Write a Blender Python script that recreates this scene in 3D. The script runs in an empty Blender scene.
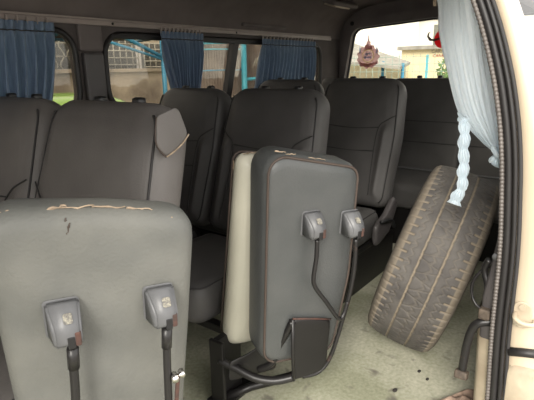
import bpy, bmesh, math, random
from mathutils import Vector, Matrix
random.seed(7)
S = bpy.context.scene
COL = S.collection
PI = math.pi

# ------------------------------------------------------------------ materials
def mat(name, col, rough=.6, noise=.12, nscale=6.0, bump=0.0, bscale=200.0, metal=0.0, spec=.5, col2=None, thresh=None, coat=0.0, sheen=0.0):
    m = bpy.data.materials.new(name); m.use_nodes = True
    nt = m.node_tree; b = nt.nodes['Principled BSDF']
    b.inputs['Roughness'].default_value = rough; b.inputs['Metallic'].default_value = metal
    b.inputs['Specular IOR Level'].default_value = spec
    b.inputs['Coat Weight'].default_value = coat
    b.inputs['Sheen Weight'].default_value = sheen
    tc = nt.nodes.new('ShaderNodeTexCoord')
    n = nt.nodes.new('ShaderNodeTexNoise'); n.inputs['Scale'].default_value = nscale; n.inputs['Detail'].default_value = 5
    nt.links.new(tc.outputs['Object'], n.inputs['Vector'])
    r = nt.nodes.new('ShaderNodeValToRGB')
    c2 = col2 if col2 else tuple(c * (1 - noise * 2) for c in col)
    r.color_ramp.elements[0].color = (*c2, 1); r.color_ramp.elements[1].color = (*col, 1)
    lo, hi = thresh if thresh else (.35, .65)
    r.color_ramp.elements[0].position = lo; r.color_ramp.elements[1].position = hi
    nt.links.new(n.outputs['Fac'], r.inputs['Fac']); nt.links.new(r.outputs['Color'], b.inputs['Base Color'])
    if bump > 0:
        n2 = nt.nodes.new('ShaderNodeTexNoise'); n2.inputs['Scale'].default_value = bscale; n2.inputs['Detail'].default_value = 3
        nt.links.new(tc.outputs['Object'], n2.inputs['Vector'])
        bp = nt.nodes.new('ShaderNodeBump'); bp.inputs['Strength'].default_value = bump; bp.inputs['Distance'].default_value = .002
        nt.links.new(n2.outputs['Fac'], bp.inputs['Height']); nt.links.new(bp.outputs['Normal'], b.inputs['Normal'])
    return m

def mixnode(m): return m.node_tree

M = {}
M['vinyl'] = mat('grey_vinyl', (.135, .125, .118), .48, .12, 5, .35, 260, spec=.4)
M['vinyl_dark'] = mat('dark_grey_vinyl', (.088, .084, .082), .5, .12, 5, .35, 260, spec=.35)
M['vinyl_jump'] = mat('dusty_grey_green_vinyl', (.150, .150, .135), .55, .10, 7, .5, 180, col2=(.110, .112, .104), spec=.35)
M['vinyl_jump2'] = mat('charcoal_vinyl', (.078, .081, .080), .42, .1, 7, .4, 200, col2=(.060, .064, .064), spec=.5)
M['cream'] = mat('cream_vinyl', (.60, .58, .48), .36, .08, 5, .2, 200, col2=(.52, .50, .41), spec=.5)
M['piping'] = mat('brown_piping', (.07, .05, .04), .6)
M['seam'] = mat('dark_seam', (.03, .028, .028), .7)
M['tear'] = mat('torn_lining', (.40, .31, .22), .9, .2, 60)
M['rust'] = mat('rust', (.085, .038, .028), .8, .3, 60, .5, 120, col2=(.05, .03, .025))
M['bracket'] = mat('grey_plastic', (.115, .117, .122), .4, .08, 10, .1, 300)
M['blackmetal'] = mat('black_enamel', (.013, .012, .012), .32, .1, 12, .15, 60, spec=.35)
M['blackworn'] = mat('worn_black_enamel', (.015, .014, .014), .36, .1, 25, .2, 60, spec=.4, col2=(.07, .04, .03), thresh=(.28, .36))
M['chrome'] = mat('chrome', (.7, .68, .65), .2, .05, 10, metal=1)
M['rubber'] = mat('black_rubber', (.016, .0145, .0145), .5, .1, 20, .2, 90)
M['ribbed'] = mat('ribbed_trim', (.13, .115, .105), .45, .1, 20)
M['paint'] = mat('champagne_paint', (.60, .50, .37), .3, .04, 3, spec=.5, coat=.4)
M['paint_dirty'] = mat('dirty_champagne_paint', (.50, .43, .32), .45, .2, 14, .2, 60, col2=(.36, .29, .21))
M['headliner'] = mat('headliner', (.17, .148, .138), .95, .08, 8, .5, 400, spec=.1)
M['wall'] = mat('interior_trim', (.108, .095, .09), .85, .1, 8, .4, 300, spec=.2)
M['trim_lite'] = mat('light_trim', (.165, .145, .137), .7, .1, 8, .3, 300, spec=.2)
M['rail'] = mat('aluminium_rail', (.34, .29, .26), .45, .08, 10)
M['plastic_dark'] = mat('dark_plastic', (.075, .068, .068), .45, .1, 9, .2, 200)
M['nub'] = mat('black_nub', (.012, .012, .013), .4)
M['dirtymetal'] = mat('dirty_metal', (.10, .075, .055), .7, .3, 60, .4, 90)
M['label'] = mat('worn_label', (.30, .28, .22), .6, .2, 300, col2=(.09, .085, .08))
M['concrete'] = mat('concrete_ground', (.36, .34, .31), .9, .1, 2)
M['stainwall'] = mat('stained_concrete', (.42, .35, .27), .9, .2, 1.6, .3, 20, col2=(.13, .10, .08), thresh=(.36, .60))
M['iron'] = mat('white_grille', (.55, .53, .45), .6)
M['bluesteel'] = mat('blue_steel', (.05, .26, .42), .4, .1, 4)
M['cyansteel'] = mat('turquoise_steel', (.08, .48, .62), .4, .1, 4)
M['roofbrown'] = mat('brown_roof', (.16, .115, .08), .9, .15, 3)
M['sheet'] = mat('weathered_sheet', (.30, .25, .21), .8, .25, 2.2, col2=(.16, .12, .10))
M['lime'] = mat('lime_paint', (.27, .46, .07), .25, .02, 3, coat=.5)
M['carglass'] = mat('dark_glass', (.02, .03, .03), .1)
M['housewall'] = mat('house_wall', (.62, .54, .42), .9, .1, 2)
M['creamwall'] = mat('cream_wall', (.80, .70, .48), .9, .06, 2)
M['whitewall'] = mat('white_wall', (.86, .84, .80), .9, .03, 2)
M['darkwin'] = mat('house_window', (.22, .22, .20), .2)
M['awning'] = mat('grey_awning', (.34, .32, .29), .8, .15, 8)
M['leaf'] = mat('leaf', (.14, .25, .07), .7, .3, 8)
M['mesh'] = mat('fence_wire', (.30, .42, .38), .5)
M['redfilm'] = mat('red_film', (.62, .03, .04), .5, .05, 5)
M['whitefilm'] = mat('white_film', (.85, .83, .8), .5, .03, 5)
M['hornfilm'] = mat('dark_horn_film', (.07, .03, .02), .5)
M['greyfilm'] = mat('grey_film', (.32, .27, .24), .5)
M['rosefilm'] = mat('rose_film', (.36, .13, .12), .5, .2, 90)
M['goldfilm'] = mat('gold_film', (.36, .26, .16), .5, .2, 60)
M['bluefilm'] = mat('blue_film', (.25, .30, .42), .5, .2, 60)
M['rag'] = mat('brown_rag', (.42, .30, .23), .9, .25, 30, .6, 60)
M['dirt'] = mat('dirt', (.045, .04, .035), .9)

def floor_material():
    m = bpy.data.materials.new('linoleum'); m.use_nodes = True; nt = m.node_tree; b = nt.nodes['Principled BSDF']
    b.inputs['Roughness'].default_value = .42; b.inputs['Specular IOR Level'].default_value = .4
    tc = nt.nodes.new('ShaderNodeTexCoord')
    def noise(scale, det, lo, hi, dist=0):
        n = nt.nodes.new('ShaderNodeTexNoise'); n.inputs['Scale'].default_value = scale; n.inputs['Detail'].default_value = det; n.inputs['Distortion'].default_value = dist
        nt.links.new(tc.outputs['Object'], n.inputs['Vector'])
        r = nt.nodes.new('ShaderNodeValToRGB'); r.color_ramp.elements[0].position = lo; r.color_ramp.elements[1].position = hi
        nt.links.new(n.outputs['Fac'], r.inputs['Fac']); return r
    a = noise(2.6, 6, .38, .64, .6); s = noise(90, 3, .30, .70); c = noise(14, 8, .60, .72, .4)
    a.color_ramp.elements[0].color = (.37, .37, .27, 1); a.color_ramp.elements[1].color = (.64, .62, .51, 1)
    def mx(x, y, fac=None, t='MULTIPLY', f=1):
        n = nt.nodes.new('ShaderNodeMix'); n.data_type = 'RGBA'; n.blend_type = t; n.inputs[0].default_value = f
        if fac: nt.links.new(fac, n.inputs[0])
        nt.links.new(x, n.inputs[6])
        if isinstance(y, tuple): n.inputs[7].default_value = y
        else: nt.links.new(y, n.inputs[7])
        return n.outputs[2]
    s.color_ramp.elements[0].color = (.70, .72, .66, 1); s.color_ramp.elements[1].color = (1, 1, 1, 1)
    o = mx(a.outputs['Color'], s.outputs['Color'])
    o = mx(o, (.17, .16, .13, 1), c.outputs['Color'], 'MIX')
    nt.links.new(o, b.inputs['Base Color'])
    bp = nt.nodes.new('ShaderNodeBump'); bp.inputs['Strength'].default_value = .25; bp.inputs['Distance'].default_value = .001
    nt.links.new(s.outputs['Color'], bp.inputs['Height']); nt.links.new(bp.outputs['Normal'], b.inputs['Normal'])
    return m
M['floor'] = floor_material()

def glass_material(name, tint, gloss=.10):
    m = bpy.data.materials.new(name); m.use_nodes = True; nt = m.node_tree
    for n in list(nt.nodes):
        if n.type != 'OUTPUT_MATERIAL': nt.nodes.remove(n)
    out = [n for n in nt.nodes if n.type == 'OUTPUT_MATERIAL'][0]
    t = nt.nodes.new('ShaderNodeBsdfTransparent'); t.inputs[0].default_value = (*tint, 1)
    g = nt.nodes.new('ShaderNodeBsdfGlossy'); g.inputs['Roughness'].default_value = .02
    f = nt.nodes.new('ShaderNodeLayerWeight'); f.inputs['Blend'].default_value = .25
    mu = nt.nodes.new('ShaderNodeMath'); mu.operation = 'MULTIPLY_ADD'; mu.inputs[1].default_value = .35; mu.inputs[2].default_value = .03
    nt.links.new(f.outputs['Fresnel'], mu.inputs[0])
    mx = nt.nodes.new('ShaderNodeMixShader'); nt.links.new(mu.outputs[0], mx.inputs[0])
    nt.links.new(t.outputs[0], mx.inputs[1]); nt.links.new(g.outputs[0], mx.inputs[2]); nt.links.new(mx.outputs[0], out.inputs['Surface'])
    return m
M['tint'] = glass_material('tinted_side_glass', (.62, .60, .56))
M['clear'] = glass_material('rear_glass', (.86, .86, .82))

def fabric(name, c1, c2, trans, tf):
    m = bpy.data.materials.new(name); m.use_nodes = True; nt = m.node_tree; b = nt.nodes['Principled BSDF']
    out = [n for n in nt.nodes if n.type == 'OUTPUT_MATERIAL'][0]
    b.inputs['Roughness'].default_value = .45; b.inputs['Sheen Weight'].default_value = .3
    tc = nt.nodes.new('ShaderNodeTexCoord'); mp = nt.nodes.new('ShaderNodeMapping'); mp.inputs['Scale'].default_value = (160, 160, 6)
    n = nt.nodes.new('ShaderNodeTexNoise'); n.inputs['Scale'].default_value = 1; n.inputs['Detail'].default_value = 4
    nt.links.new(tc.outputs['Object'], mp.inputs[0]); nt.links.new(mp.outputs[0], n.inputs['Vector'])
    r = nt.nodes.new('ShaderNodeValToRGB'); r.color_ramp.elements[0].color = (*c2, 1); r.color_ramp.elements[1].color = (*c1, 1)
    r.color_ramp.elements[0].position = .35; r.color_ramp.elements[1].position = .65
    nt.links.new(n.outputs['Fac'], r.inputs['Fac']); nt.links.new(r.outputs['Color'], b.inputs['Base Color'])
    t = nt.nodes.new('ShaderNodeBsdfTranslucent'); t.inputs[0].default_value = (*trans, 1)
    mx = nt.nodes.new('ShaderNodeMixShader'); mx.inputs[0].default_value = tf
    nt.links.new(b.outputs[0], mx.inputs[1]); nt.links.new(t.outputs[0], mx.inputs[2]); nt.links.new(mx.outputs[0], out.inputs['Surface'])
    return m
M['curtain'] = fabric('blue_satin', (.19, .26, .38), (.11, .16, .25), (.17, .26, .40), .35)
M['curtain_lit'] = fabric('lit_blue_satin', (.78, .86, .92), (.62, .74, .84), (.93, .97, .99), .72)  # same blue satin as the far curtains, bright daylight painted in as paleness

def film_mat(name, col, tf=.6):  # translucent film, colours brightened to stand in for flare over backlit stickers
    m = M[name]; nt = m.node_tree; b = nt.nodes['Principled BSDF']; out = [n for n in nt.nodes if n.type == 'OUTPUT_MATERIAL'][0]
    t = nt.nodes.new('ShaderNodeBsdfTranslucent'); t.inputs[0].default_value = (*col, 1)
    mx = nt.nodes.new('ShaderNodeMixShader'); mx.inputs[0].default_value = tf
    tr = nt.nodes.new('ShaderNodeBsdfTransparent'); tr.inputs[0].default_value = (*[min(1, c * 1.15) for c in col], 1)
    m2 = nt.nodes.new('ShaderNodeMixShader'); m2.inputs[0].default_value = .45
    nt.links.new(t.outputs[0], m2.inputs[1]); nt.links.new(tr.outputs[0], m2.inputs[2])
    nt.links.new(b.outputs[0], mx.inputs[1]); nt.links.new(m2.outputs[0], mx.inputs[2]); nt.links.new(mx.outputs[0], out.inputs['Surface'])
film_mat('redfilm', (.80, .09, .10)); film_mat('whitefilm', (.9, .88, .85)); film_mat('rosefilm', (.70, .56, .56), .8); film_mat('goldfilm', (.70, .58, .46), .8); film_mat('bluefilm', (.62, .68, .82), .8)

def tyre_material():
    m = bpy.data.materials.new('dusty_tyre_rubber'); m.use_nodes = True; nt = m.node_tree; b = nt.nodes['Principled BSDF']
    b.inputs['Roughness'].default_value = .75
    at = nt.nodes.new('ShaderNodeAttribute'); at.attribute_name = 'dust'
    tc = nt.nodes.new('ShaderNodeTexCoord'); n = nt.nodes.new('ShaderNodeTexNoise'); n.inputs['Scale'].default_value = 18; n.inputs['Detail'].default_value = 6
    nt.links.new(tc.outputs['Object'], n.inputs['Vector'])
    r = nt.nodes.new('ShaderNodeValToRGB'); r.color_ramp.elements[0].color = (.052, .047, .044, 1); r.color_ramp.elements[1].color = (.092, .084, .076, 1)
    r.color_ramp.elements[0].position = .35; r.color_ramp.elements[1].position = .65
    nt.links.new(n.outputs['Fac'], r.inputs['Fac'])
    mx = nt.nodes.new('ShaderNodeMix'); mx.data_type = 'RGBA'; mx.inputs[7].default_value = (.20, .165, .12, 1)
    nt.links.new(at.outputs['Fac'], mx.inputs[0]); nt.links.new(r.outputs['Color'], mx.inputs[6]); nt.links.new(mx.outputs[2], b.inputs['Base Color'])
    n2 = nt.nodes.new('ShaderNodeTexNoise'); n2.inputs['Scale'].default_value = 150
    nt.links.new(tc.outputs['Object'], n2.inputs['Vector'])
    bp = nt.nodes.new('ShaderNodeBump'); bp.inputs['Strength'].default_value = .4; bp.inputs['Distance'].default_value = .002
    nt.links.new(n2.outputs['Fac'], bp.inputs['Height']); nt.links.new(bp.outputs['Normal'], b.inputs['Normal'])
    return m
M['tyre'] = tyre_material()

# ------------------------------------------------------------------ object helpers
def world_of(o):
    m = o.matrix_basis.copy(); p = o.parent
    while p is not None: m = p.matrix_basis @ m; p = p.parent
    return m

def finish(name, me, m, parent=None, smooth=True, world=False, T=None):
    if T is not None: me.transform(T)
    if world and parent is not None: me.transform(world_of(parent).inverted())
    if smooth:
        for p in me.polygons: p.use_smooth = True
    me.materials.clear(); me.materials.append(M[m])
    o = bpy.data.objects.new(name, me); COL.objects.link(o)
    if parent is not None: o.parent = parent
    return o

def bm_obj(name, bm, m, parent=None, smooth=True, world=False, T=None):
    bmesh.ops.recalc_face_normals(bm, faces=bm.faces)
    me = bpy.data.meshes.new(name); bm.to_mesh(me); bm.free()
    return finish(name, me, m, parent, smooth, world, T)

def empty(name, mtx=None, parent=None):
    o = bpy.data.objects.new(name, None); COL.objects.link(o); o.empty_display_size = .05
    if mtx is not None:
        o.matrix_world = mtx
        if parent is None: o.matrix_basis = mtx
    if parent is not None: o.parent = parent
    bpy.context.view_layer.update()
    return o

def tag(o, label, cat, group=None, kind=None):
    o['label'] = label; o['category'] = cat
    if group: o['group'] = group
    if kind: o['kind'] = kind
    return o

def struct(o): o['kind'] = 'structure'; return o

def box(bm, c, s, bev=0.0, R=None, seg=2):
    r = bmesh.ops.create_cube(bm, size=1.0)
    vs = r['verts']
    T = Matrix.Translation(Vector(c)) @ (R.to_4x4() if R is not None else Matrix.Identity(4)) @ Matrix.Diagonal((*s, 1))
    bmesh.ops.transform(bm, matrix=T, verts=vs)
    if bev > 0:
        es = set(e for v in vs for e in v.link_edges)
        bmesh.ops.bevel(bm, geom=list(es), offset=bev, segments=seg, affect='EDGES', profile=.6)

def boxobj(name, c, s, m, parent=None, bev=0.004, R=None, world=False, smooth=False):
    bm = bmesh.new(); box(bm, c, s, bev, R); return bm_obj(name, bm, m, parent, smooth, world)

def catmull(pts, n=8, closed=False):
    P = [Vector(p) for p in pts]; out = []; L = len(P)
    rng = range(L) if closed else range(L - 1)
    for i in rng:
        if closed: p0, p1, p2, p3 = P[i - 1], P[i], P[(i + 1) % L], P[(i + 2) % L]
        else: p0, p1, p2, p3 = P[max(i - 1, 0)], P[i], P[i + 1], P[min(i + 2, L - 1)]
        for k in range(n):
            t = k / n
            out.append(.5 * ((2 * p1) + (-p0 + p2) * t + (2 * p0 - 5 * p1 + 4 * p2 - p3) * t * t + (-p0 + 3 * p1 - 3 * p2 + p3) * t ** 3))
    if not closed: out.append(P[-1])
    return out

def tube(bm, pts, r, seg=10, closed=False, flat=1.0):
    P = [Vector(p) for p in pts]; n = len(P); rings = []
    rr = r if callable(r) else (lambda i: r)
    prev = None
    for i in range(n):
        a = P[i - 1] if (i > 0 or closed) else P[i]; b = P[(i + 1) % n] if (i < n - 1 or closed) else P[i]
        t = (b - a).normalized()
        if prev is None:
            up = Vector((0, 0, 1)) if abs(t.z) < .9 else Vector((1, 0, 0)); x = t.cross(up).normalized()
        else: x = (prev - t * prev.dot(t)).normalized()
        prev = x; y = t.cross(x)
        rings.append([bm.verts.new(P[i] + (x * math.cos(2 * PI * k / seg) + y * math.sin(2 * PI * k / seg) * flat) * rr(i)) for k in range(seg)])
    m = n if closed else n - 1
    for i in range(m):
        A, B = rings[i], rings[(i + 1) % n]
        for k in range(seg): bm.faces.new((A[k], A[(k + 1) % seg], B[(k + 1) % seg], B[k]))
    if not closed:
        bm.faces.new(rings[0][::-1]); bm.faces.new(rings[-1])

def tubeobj(name, pts, r, m, parent=None, seg=10, closed=False, world=False, flat=1.0, T=None):
    bm = bmesh.new(); tube(bm, pts, r, seg, closed, flat); return bm_obj(name, bm, m, parent, True, world, T)

def rpoly(pts, rad, n=8):
    """polygon with rounded corners; rad a number or a list"""
    P = [Vector((p[0], p[1])) for p in pts]; L = len(P); out = []
    for i in range(L):
        r = rad[i] if isinstance(rad, (list, tuple)) else rad
        a, b, c = P[i - 1], P[i], P[(i + 1) % L]
        d1 = (a - b).normalized(); d2 = (c - b).normalized()
        ang = math.acos(max(-1, min(1, d1.dot(d2)))); t = r / math.tan(ang / 2)
        t = min(t, (a - b).length * .48, (c - b).length * .48); r2 = t * math.tan(ang / 2)
        if r2 < 1e-5: out.append(b); continue
        ctr = b + (d1 + d2).normalized() * (r2 / math.sin(ang / 2))
        s = b + d1 * t - ctr; e = b + d2 * t - ctr
        a0 = math.atan2(s.y, s.x); a1 = math.atan2(e.y, e.x); da = (a1 - a0 + PI) % (2 * PI) - PI
        for k in range(n + 1):
            th = a0 + da * k / n; out.append(ctr + Vector((math.cos(th), math.sin(th))) * r2)
    return out

def resample(P, N):
    L = len(P); d = [0]
    for i in range(L): d.append(d[-1] + (P[(i + 1) % L] - P[i]).length)
    out = []; j = 0
    for k in range(N):
        s = d[-1] * k / N
        while d[j + 1] < s: j += 1
        t = (s - d[j]) / max(d[j + 1] - d[j], 1e-9); out.append(P[j].lerp(P[(j + 1) % L], t))
    return out

def offset(P, d):
    L = len(P); A = sum(P[i].x * P[(i + 1) % L].y - P[(i + 1) % L].x * P[i].y for i in range(L)); sg = 1 if A > 0 else -1
    out = []
    for i in range(L):
        t = (P[(i + 1) % L] - P[i - 1]).normalized(); nrm = Vector((-t.y, t.x)) * sg
        out.append(P[i] + nrm * d)
    return out

def pad(bm, outline, t, er=.03, puff=.01, puffb=.0, N=112, rings=14, hf=None, F=None):
    """padded slab: outline in (a,b), thickness t in c (-t/2..t/2, front = +); F maps (a,b,c) to a vector"""
    if F is None: F = lambda a, b, c: Vector((a, b, c))
    P = resample(outline, N); ctr = sum(P, Vector((0, 0))) / N
    er = min(er, t / 2)
    def side(sgn, pf):
        rs = []
        for k in range(5):
            th = PI / 2 * k / 4; q = offset(P, er * (1 - math.cos(th)))
            for _ in range(k * 2): q = [(q[i - 1] + q[i] * 2 + q[(i + 1) % N]) / 4 for i in range(N)]
            c = t / 2 - er + er * math.sin(th)
            rs.append([(p.x, p.y, c) for p in q])
        base = offset(P, er)
        for _ in range(10): base = [(base[i - 1] + base[i] * 2 + base[(i + 1) % N]) / 4 for i in range(N)]
        for k in range(1, rings):
            s = k / rings
            rs.append([(*(p.lerp(ctr, s)), t / 2 + pf * (1 - (1 - s) ** 2.2)) for p in base])
        out = []
        for i, ring in enumerate(rs):
            vs = []
            for a, b, c in ring:
                w = min(1, max(0, (i - 3) / 3))
                if hf and sgn > 0: c += hf(a, b) * w
                vs.append(bm.verts.new(F(a, b, sgn * c)))
            out.append(vs)
        c = t / 2 + pf + (hf(ctr.x, ctr.y) if hf and sgn > 0 else 0)
        cv = bm.verts.new(F(ctr.x, ctr.y, sgn * c))
        for A, B in zip(out[:-1], out[1:]):
            for k in range(N): bm.faces.new((A[k], A[(k + 1) % N], B[(k + 1) % N], B[k]))
        for k in range(N): bm.faces.new((out[-1][k], out[-1][(k + 1) % N], cv))
        return out[0]
    f = side(1, puff); b = side(-1, puffb)
    for k in range(N): bm.faces.new((f[k], f[(k + 1) % N], b[(k + 1) % N], b[k]))

def plate(outline, holes, thick):
    """flat plate with holes in local xy, extruded by thick along z (centred) -> mesh"""
    cu = bpy.data.curves.new('c', 'CURVE'); cu.dimensions = '2D'; cu.fill_mode = 'BOTH'; cu.extrude = thick / 2
    for poly in [outline] + holes:
        sp = cu.splines.new('POLY'); sp.points.add(len(poly) - 1); sp.use_cyclic_u = True
        for i, p in enumerate(poly): sp.points[i].co = (p[0], p[1], 0, 1)
    o = bpy.data.objects.new('c', cu); COL.objects.link(o); bpy.context.view_layer.update()
    me = bpy.data.meshes.new_from_object(o.evaluated_get(bpy.context.evaluated_depsgraph_get()))
    bpy.data.objects.remove(o); bpy.data.curves.remove(cu)
    return me

def textmesh(s, size, ext=.0006):
    cu = bpy.data.curves.new('t', 'FONT'); cu.body = s; cu.size = size; cu.extrude = ext; cu.offset = size * .01
    o = bpy.data.objects.new('t', cu); COL.objects.link(o); bpy.context.view_layer.update()
    me = bpy.data.meshes.new_from_object(o.evaluated_get(bpy.context.evaluated_depsgraph_get()))
    bpy.data.objects.remove(o); bpy.data.curves.remove(cu)
    return me

def axes(o, x, y, z):
    m = Matrix((x, y, z)).transposed().to_4x4(); m.translation = Vector(o); return m

def copy_tree(o, parent=None):
    c = o.copy(); COL.objects.link(c)
    if parent is not None: c.parent = parent
    for ch in list(o.children): copy_tree(ch, c)
    return c

# ================================================================== THE VAN SHELL
WY = 1.745            # inner face of the far side wall
RX = 3.15             # rear wall
FX = -1.6             # front bulkhead
# floor
bm = bmesh.new(); box(bm, ((FX + RX) / 2, .985, -.02), (RX - FX, 1.62, .04)); struct(bm_obj('floor', bm, 'floor', smooth=False))
# far side wall with window openings, local (x, z) -> world
w1 = rpoly([(.34, .79), (1.085, .79), (1.085, 1.10), (.34, 1.10)], .085)
w2 = rpoly([(1.215, .79), (2.89, .79), (2.89, 1.095), (1.215, 1.095)], .085)
w0 = rpoly([(-1.3, .79), (.22, .79), (.22, 1.10), (-1.3, 1.10)], .085)
TW = axes((0, WY + .02, 0), (1, 0, 0), (0, 0, 1), (0, -1, 0))
me = plate([(FX, 0), (RX + .04, 0), (RX + .04, 1.14), (FX, 1.14)], [w0, w1, w2], .04)
struct(finish('wall_far', me, 'wall', smooth=False, T=TW))
# cove from wall to ceiling, and ceiling
prof = [(WY, 1.135), (1.735, 1.19), (1.69, 1.26), (1.60, 1.315), (1.45, 1.345), (1.0, 1.365), (.62, 1.35), (.48, 1.30), (.415, 1.22)]
prof = [tuple(v) for v in catmull([(a, b, 0) for a, b in prof], 5)]
bm = bmesh.new(); xs = [FX + (RX - .0 - FX) * i / 24 for i in range(25)]
def roofz(x, z):
    f = max(0, (x - 2.5) / .65); return z - .0 * f
rows = [[bm.verts.new((x, p[0], roofz(x, p[1]))) for p in prof] for x in xs]
rows2 = [[bm.verts.new((x, p[0] + (.0 if .5 < p[0] < 1.6 else (.03 if p[0] > 1 else -.03)), roofz(x, p[1]) + .03)) for p in prof] for x in xs]
for i in range(24):
    for k in range(len(prof) - 1):
        bm.faces.new((rows[i][k], rows[i][k + 1], rows[i + 1][k + 1], rows[i + 1][k]))
        bm.faces.new((rows2[i][k], rows2[i + 1][k], rows2[i + 1][k + 1], rows2[i][k + 1]))
struct(bm_obj('ceiling', bm, 'headliner'))
# rear wall with window
rw = rpoly([(.36, .80), (1.70, .80), (1.635, 1.20), (1.10, 1.232), (.42, 1.215)], [.06, .03, .075, .5, .06])
me = plate([(.12, 0), (1.78, 0), (1.79, 1.20), (1.74, 1.30), (1.64, 1.37), (1.45, 1.40), (1.0, 1.41), (.60, 1.40), (.40, 1.30)], [rw], .04)
TR = axes((RX + .02, 0, 0), (0, 1, 0), (0, 0, 1), (1, 0, 0))
struct(finish('wall_rear', me, 'trim_lite', smooth=False, T=TR))
# raised surround around the rear window
surr_o = rpoly([(.30, .80), (1.735, .80), (1.69, 1.25), (1.10, 1.295), (.36, 1.275)], [.03, .03, .10, .5, .08])
me = plate(surr_o, [rw], .03)
s = struct(finish('trim_1', me, 'trim_lite', smooth=False, T=axes((RX - .014, 0, 0), (0, 1, 0), (0, 0, 1), (1, 0, 0))))
bm = bmesh.new(); tube(bm, [(RX - .026, 1.635, 1.232), (RX - .034, 1.635, 1.232)], .014, 12); bm_obj('screw_plug', bm, 'nub', s)
# front bulkhead with a windscreen opening (behind and left of the camera)
me = plate([(.12, 0), (1.78, 0), (1.77, 1.19), (1.45, 1.36), (.62, 1.365), (.40, 1.25)], [rpoly([(.40, .62), (1.65, .62), (1.60, 1.18), (.5, 1.18)], .06)], .04)
struct(finish('wall_front', me, 'wall', smooth=False, T=axes((FX, 0, 0), (0, 1, 0), (0, 0, 1), (1, 0, 0))))

def seal_loop(poly, T, r, parent, name='window_frame', m='rubber'):
    P = resample(poly, 120)
    return tubeobj(name, [T @ Vector((p.x, p.y, .02)) for p in P], r, m, parent, 8, True)
def pane(poly, T, parent, m, thick=.004, name='glass'):
    me = plate([tuple(p) for p in offset(poly, -.004)], [], thick)
    return finish(name, me, m, parent, False, T=T)
for i, (p, T) in enumerate([(w0, TW), (w1, TW)]):
    w = struct(empty('window_%d' % (i + 1)))
    seal_loop(p, T, .012, w); pane(p, T, w, 'tint')
# sliding window, two panes and a leaning divider
w = struct(empty('window_3')); seal_loop(w2, TW, .012, w)
pane(w2, TW, w, 'tint')
bm = bmesh.new()
for dz in (0,):
    vs = [(1.925, .78), (1.965, .78), (2.055, 1.10), (2.012, 1.10)]
    f = [bm.verts.new((a, WY - .004, b)) for a, b in vs]; g = [bm.verts.new((a, WY + .03, b)) for a, b in vs]
    bm.faces.new(f); bm.faces.new(g[::-1])
    for k in range(4): bm.faces.new((f[k], f[(k + 1) % 4], g[(k + 1) % 4], g[k]))
bm_obj('window_divider', bm, 'rubber', w, False)
bm = bmesh.new(); box(bm, (2.05, WY + .0, 1.085), (1.60, .02, .018), .003); bm_obj('window_channel', bm, 'rubber', w, False)
w = struct(empty('window_4')); seal_loop(rw, axes((RX - .004, 0, 0), (0, 1, 0), (0, 0, 1), (1, 0, 0)), .010, w); pane(rw, TR, w, 'clear')
# pillar cover between the first two windows
boxobj('trim_2', (1.150, WY - .012, .51), (.088, .03, 1.02), 'plastic_dark', bev=.01)['kind'] = 'structure'
boxobj('trim_3', (1.150, WY - .008, 1.075), (.105, .02, .10), 'trim_lite', bev=.01)['kind'] = 'structure'
# long grab rail moulding in the cove
# curtain rail
bm = bmesh.new(); box(bm, ((-1.4 + 2.98) / 2, 1.722, 1.130), (4.38, .014, .018), .003); box(bm, ((-1.4 + 2.98) / 2, 1.735, 1.144), (4.38, .03, .008), .002)
rail = tag(bm_obj('curtain_rail', bm, 'rail', smooth=False), 'long thin pale metal curtain rail above the far side windows', 'curtain rail')
for x in (1.245, 2.0): 
    bm = bmesh.new(); tube(bm, [(x, 1.716, 1.130), (x, 1.712, 1.130)], .005, 8); bm_obj('screw', bm, 'nub', rail)
# ceiling furniture: slim moulding and shallow lamp
bm = bmesh.new(); box(bm, (2.27, 1.735, 1.175), (.40, .022, .020), .008); tag(bm_obj('cove_handle', bm, 'trim_lite'), 'slim grey grab moulding on the roof cove above the rearmost side curtain', 'handle')
lamp = tag(empty('roof_lamp', Matrix.Translation((2.78, 1.56, 1.33)) @ Matrix.Rotation(math.radians(18), 4, 'X')), 'shallow oblong roof fitting above the far rear corner', 'lamp')
bm = bmesh.new(); pad(bm, rpoly([(-.16, -.07), (.16, -.07), (.16, .07), (-.16, .07)], .03), .03, .012, .0); bm_obj('base', bm, 'trim_lite', lamp)
bm = bmesh.new(); pad(bm, rpoly([(-.11, -.045), (.11, -.045), (.11, .045), (-.11, .045)], .03), .016, .006, .004, F=lambda a, b, c: Vector((a, b, -.018 - c))); bm_obj('lens', bm, 'paint_dirty', lamp)

# ------------------------------------------------------------------ near side: pillar, seal, jamb, outer body
SE = [(.142, .172), (.336, .181), (.54, .183), (.65, .192), (.769, .203), (.87, .222), (.958, .245), (1.081, .290), (1.17, .335), (1.24, .40)]
SE = [(-.12, .165), (0, .168)] + SE
def ys(z):
    if z <= SE[0][0]: return SE[0][1]
    for (a, b), (c, d) in zip(SE[:-1], SE[1:]):
        if z <= c:
            t = (z - a) / (c - a); return b + (d - b) * t
    return SE[-1][1]
zz = [-.10 + 1.34 * i / 60 for i in range(61)]
def ysm(z): return sum(ys(z + d) for d in (-.06, -.04, -.02, 0, .02, .04, .06)) / 7
XJ = 1.15
def ribbon(name, f0, f1, m, parent=None, z0=-.1, z1=1.24, n=60):
    """surface between two curves f(z)->Vector"""
    bm = bmesh.new(); A = []
    for i in range(n + 1):
        z = z0 + (z1 - z0) * i / n; A.append([bm.verts.new(Vector(f(z))) for f in (f0, f1)])
    for a, b in zip(A[:-1], A[1:]): bm.faces.new((a[0], a[1], b[1], b[0]))
    return bm
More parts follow.
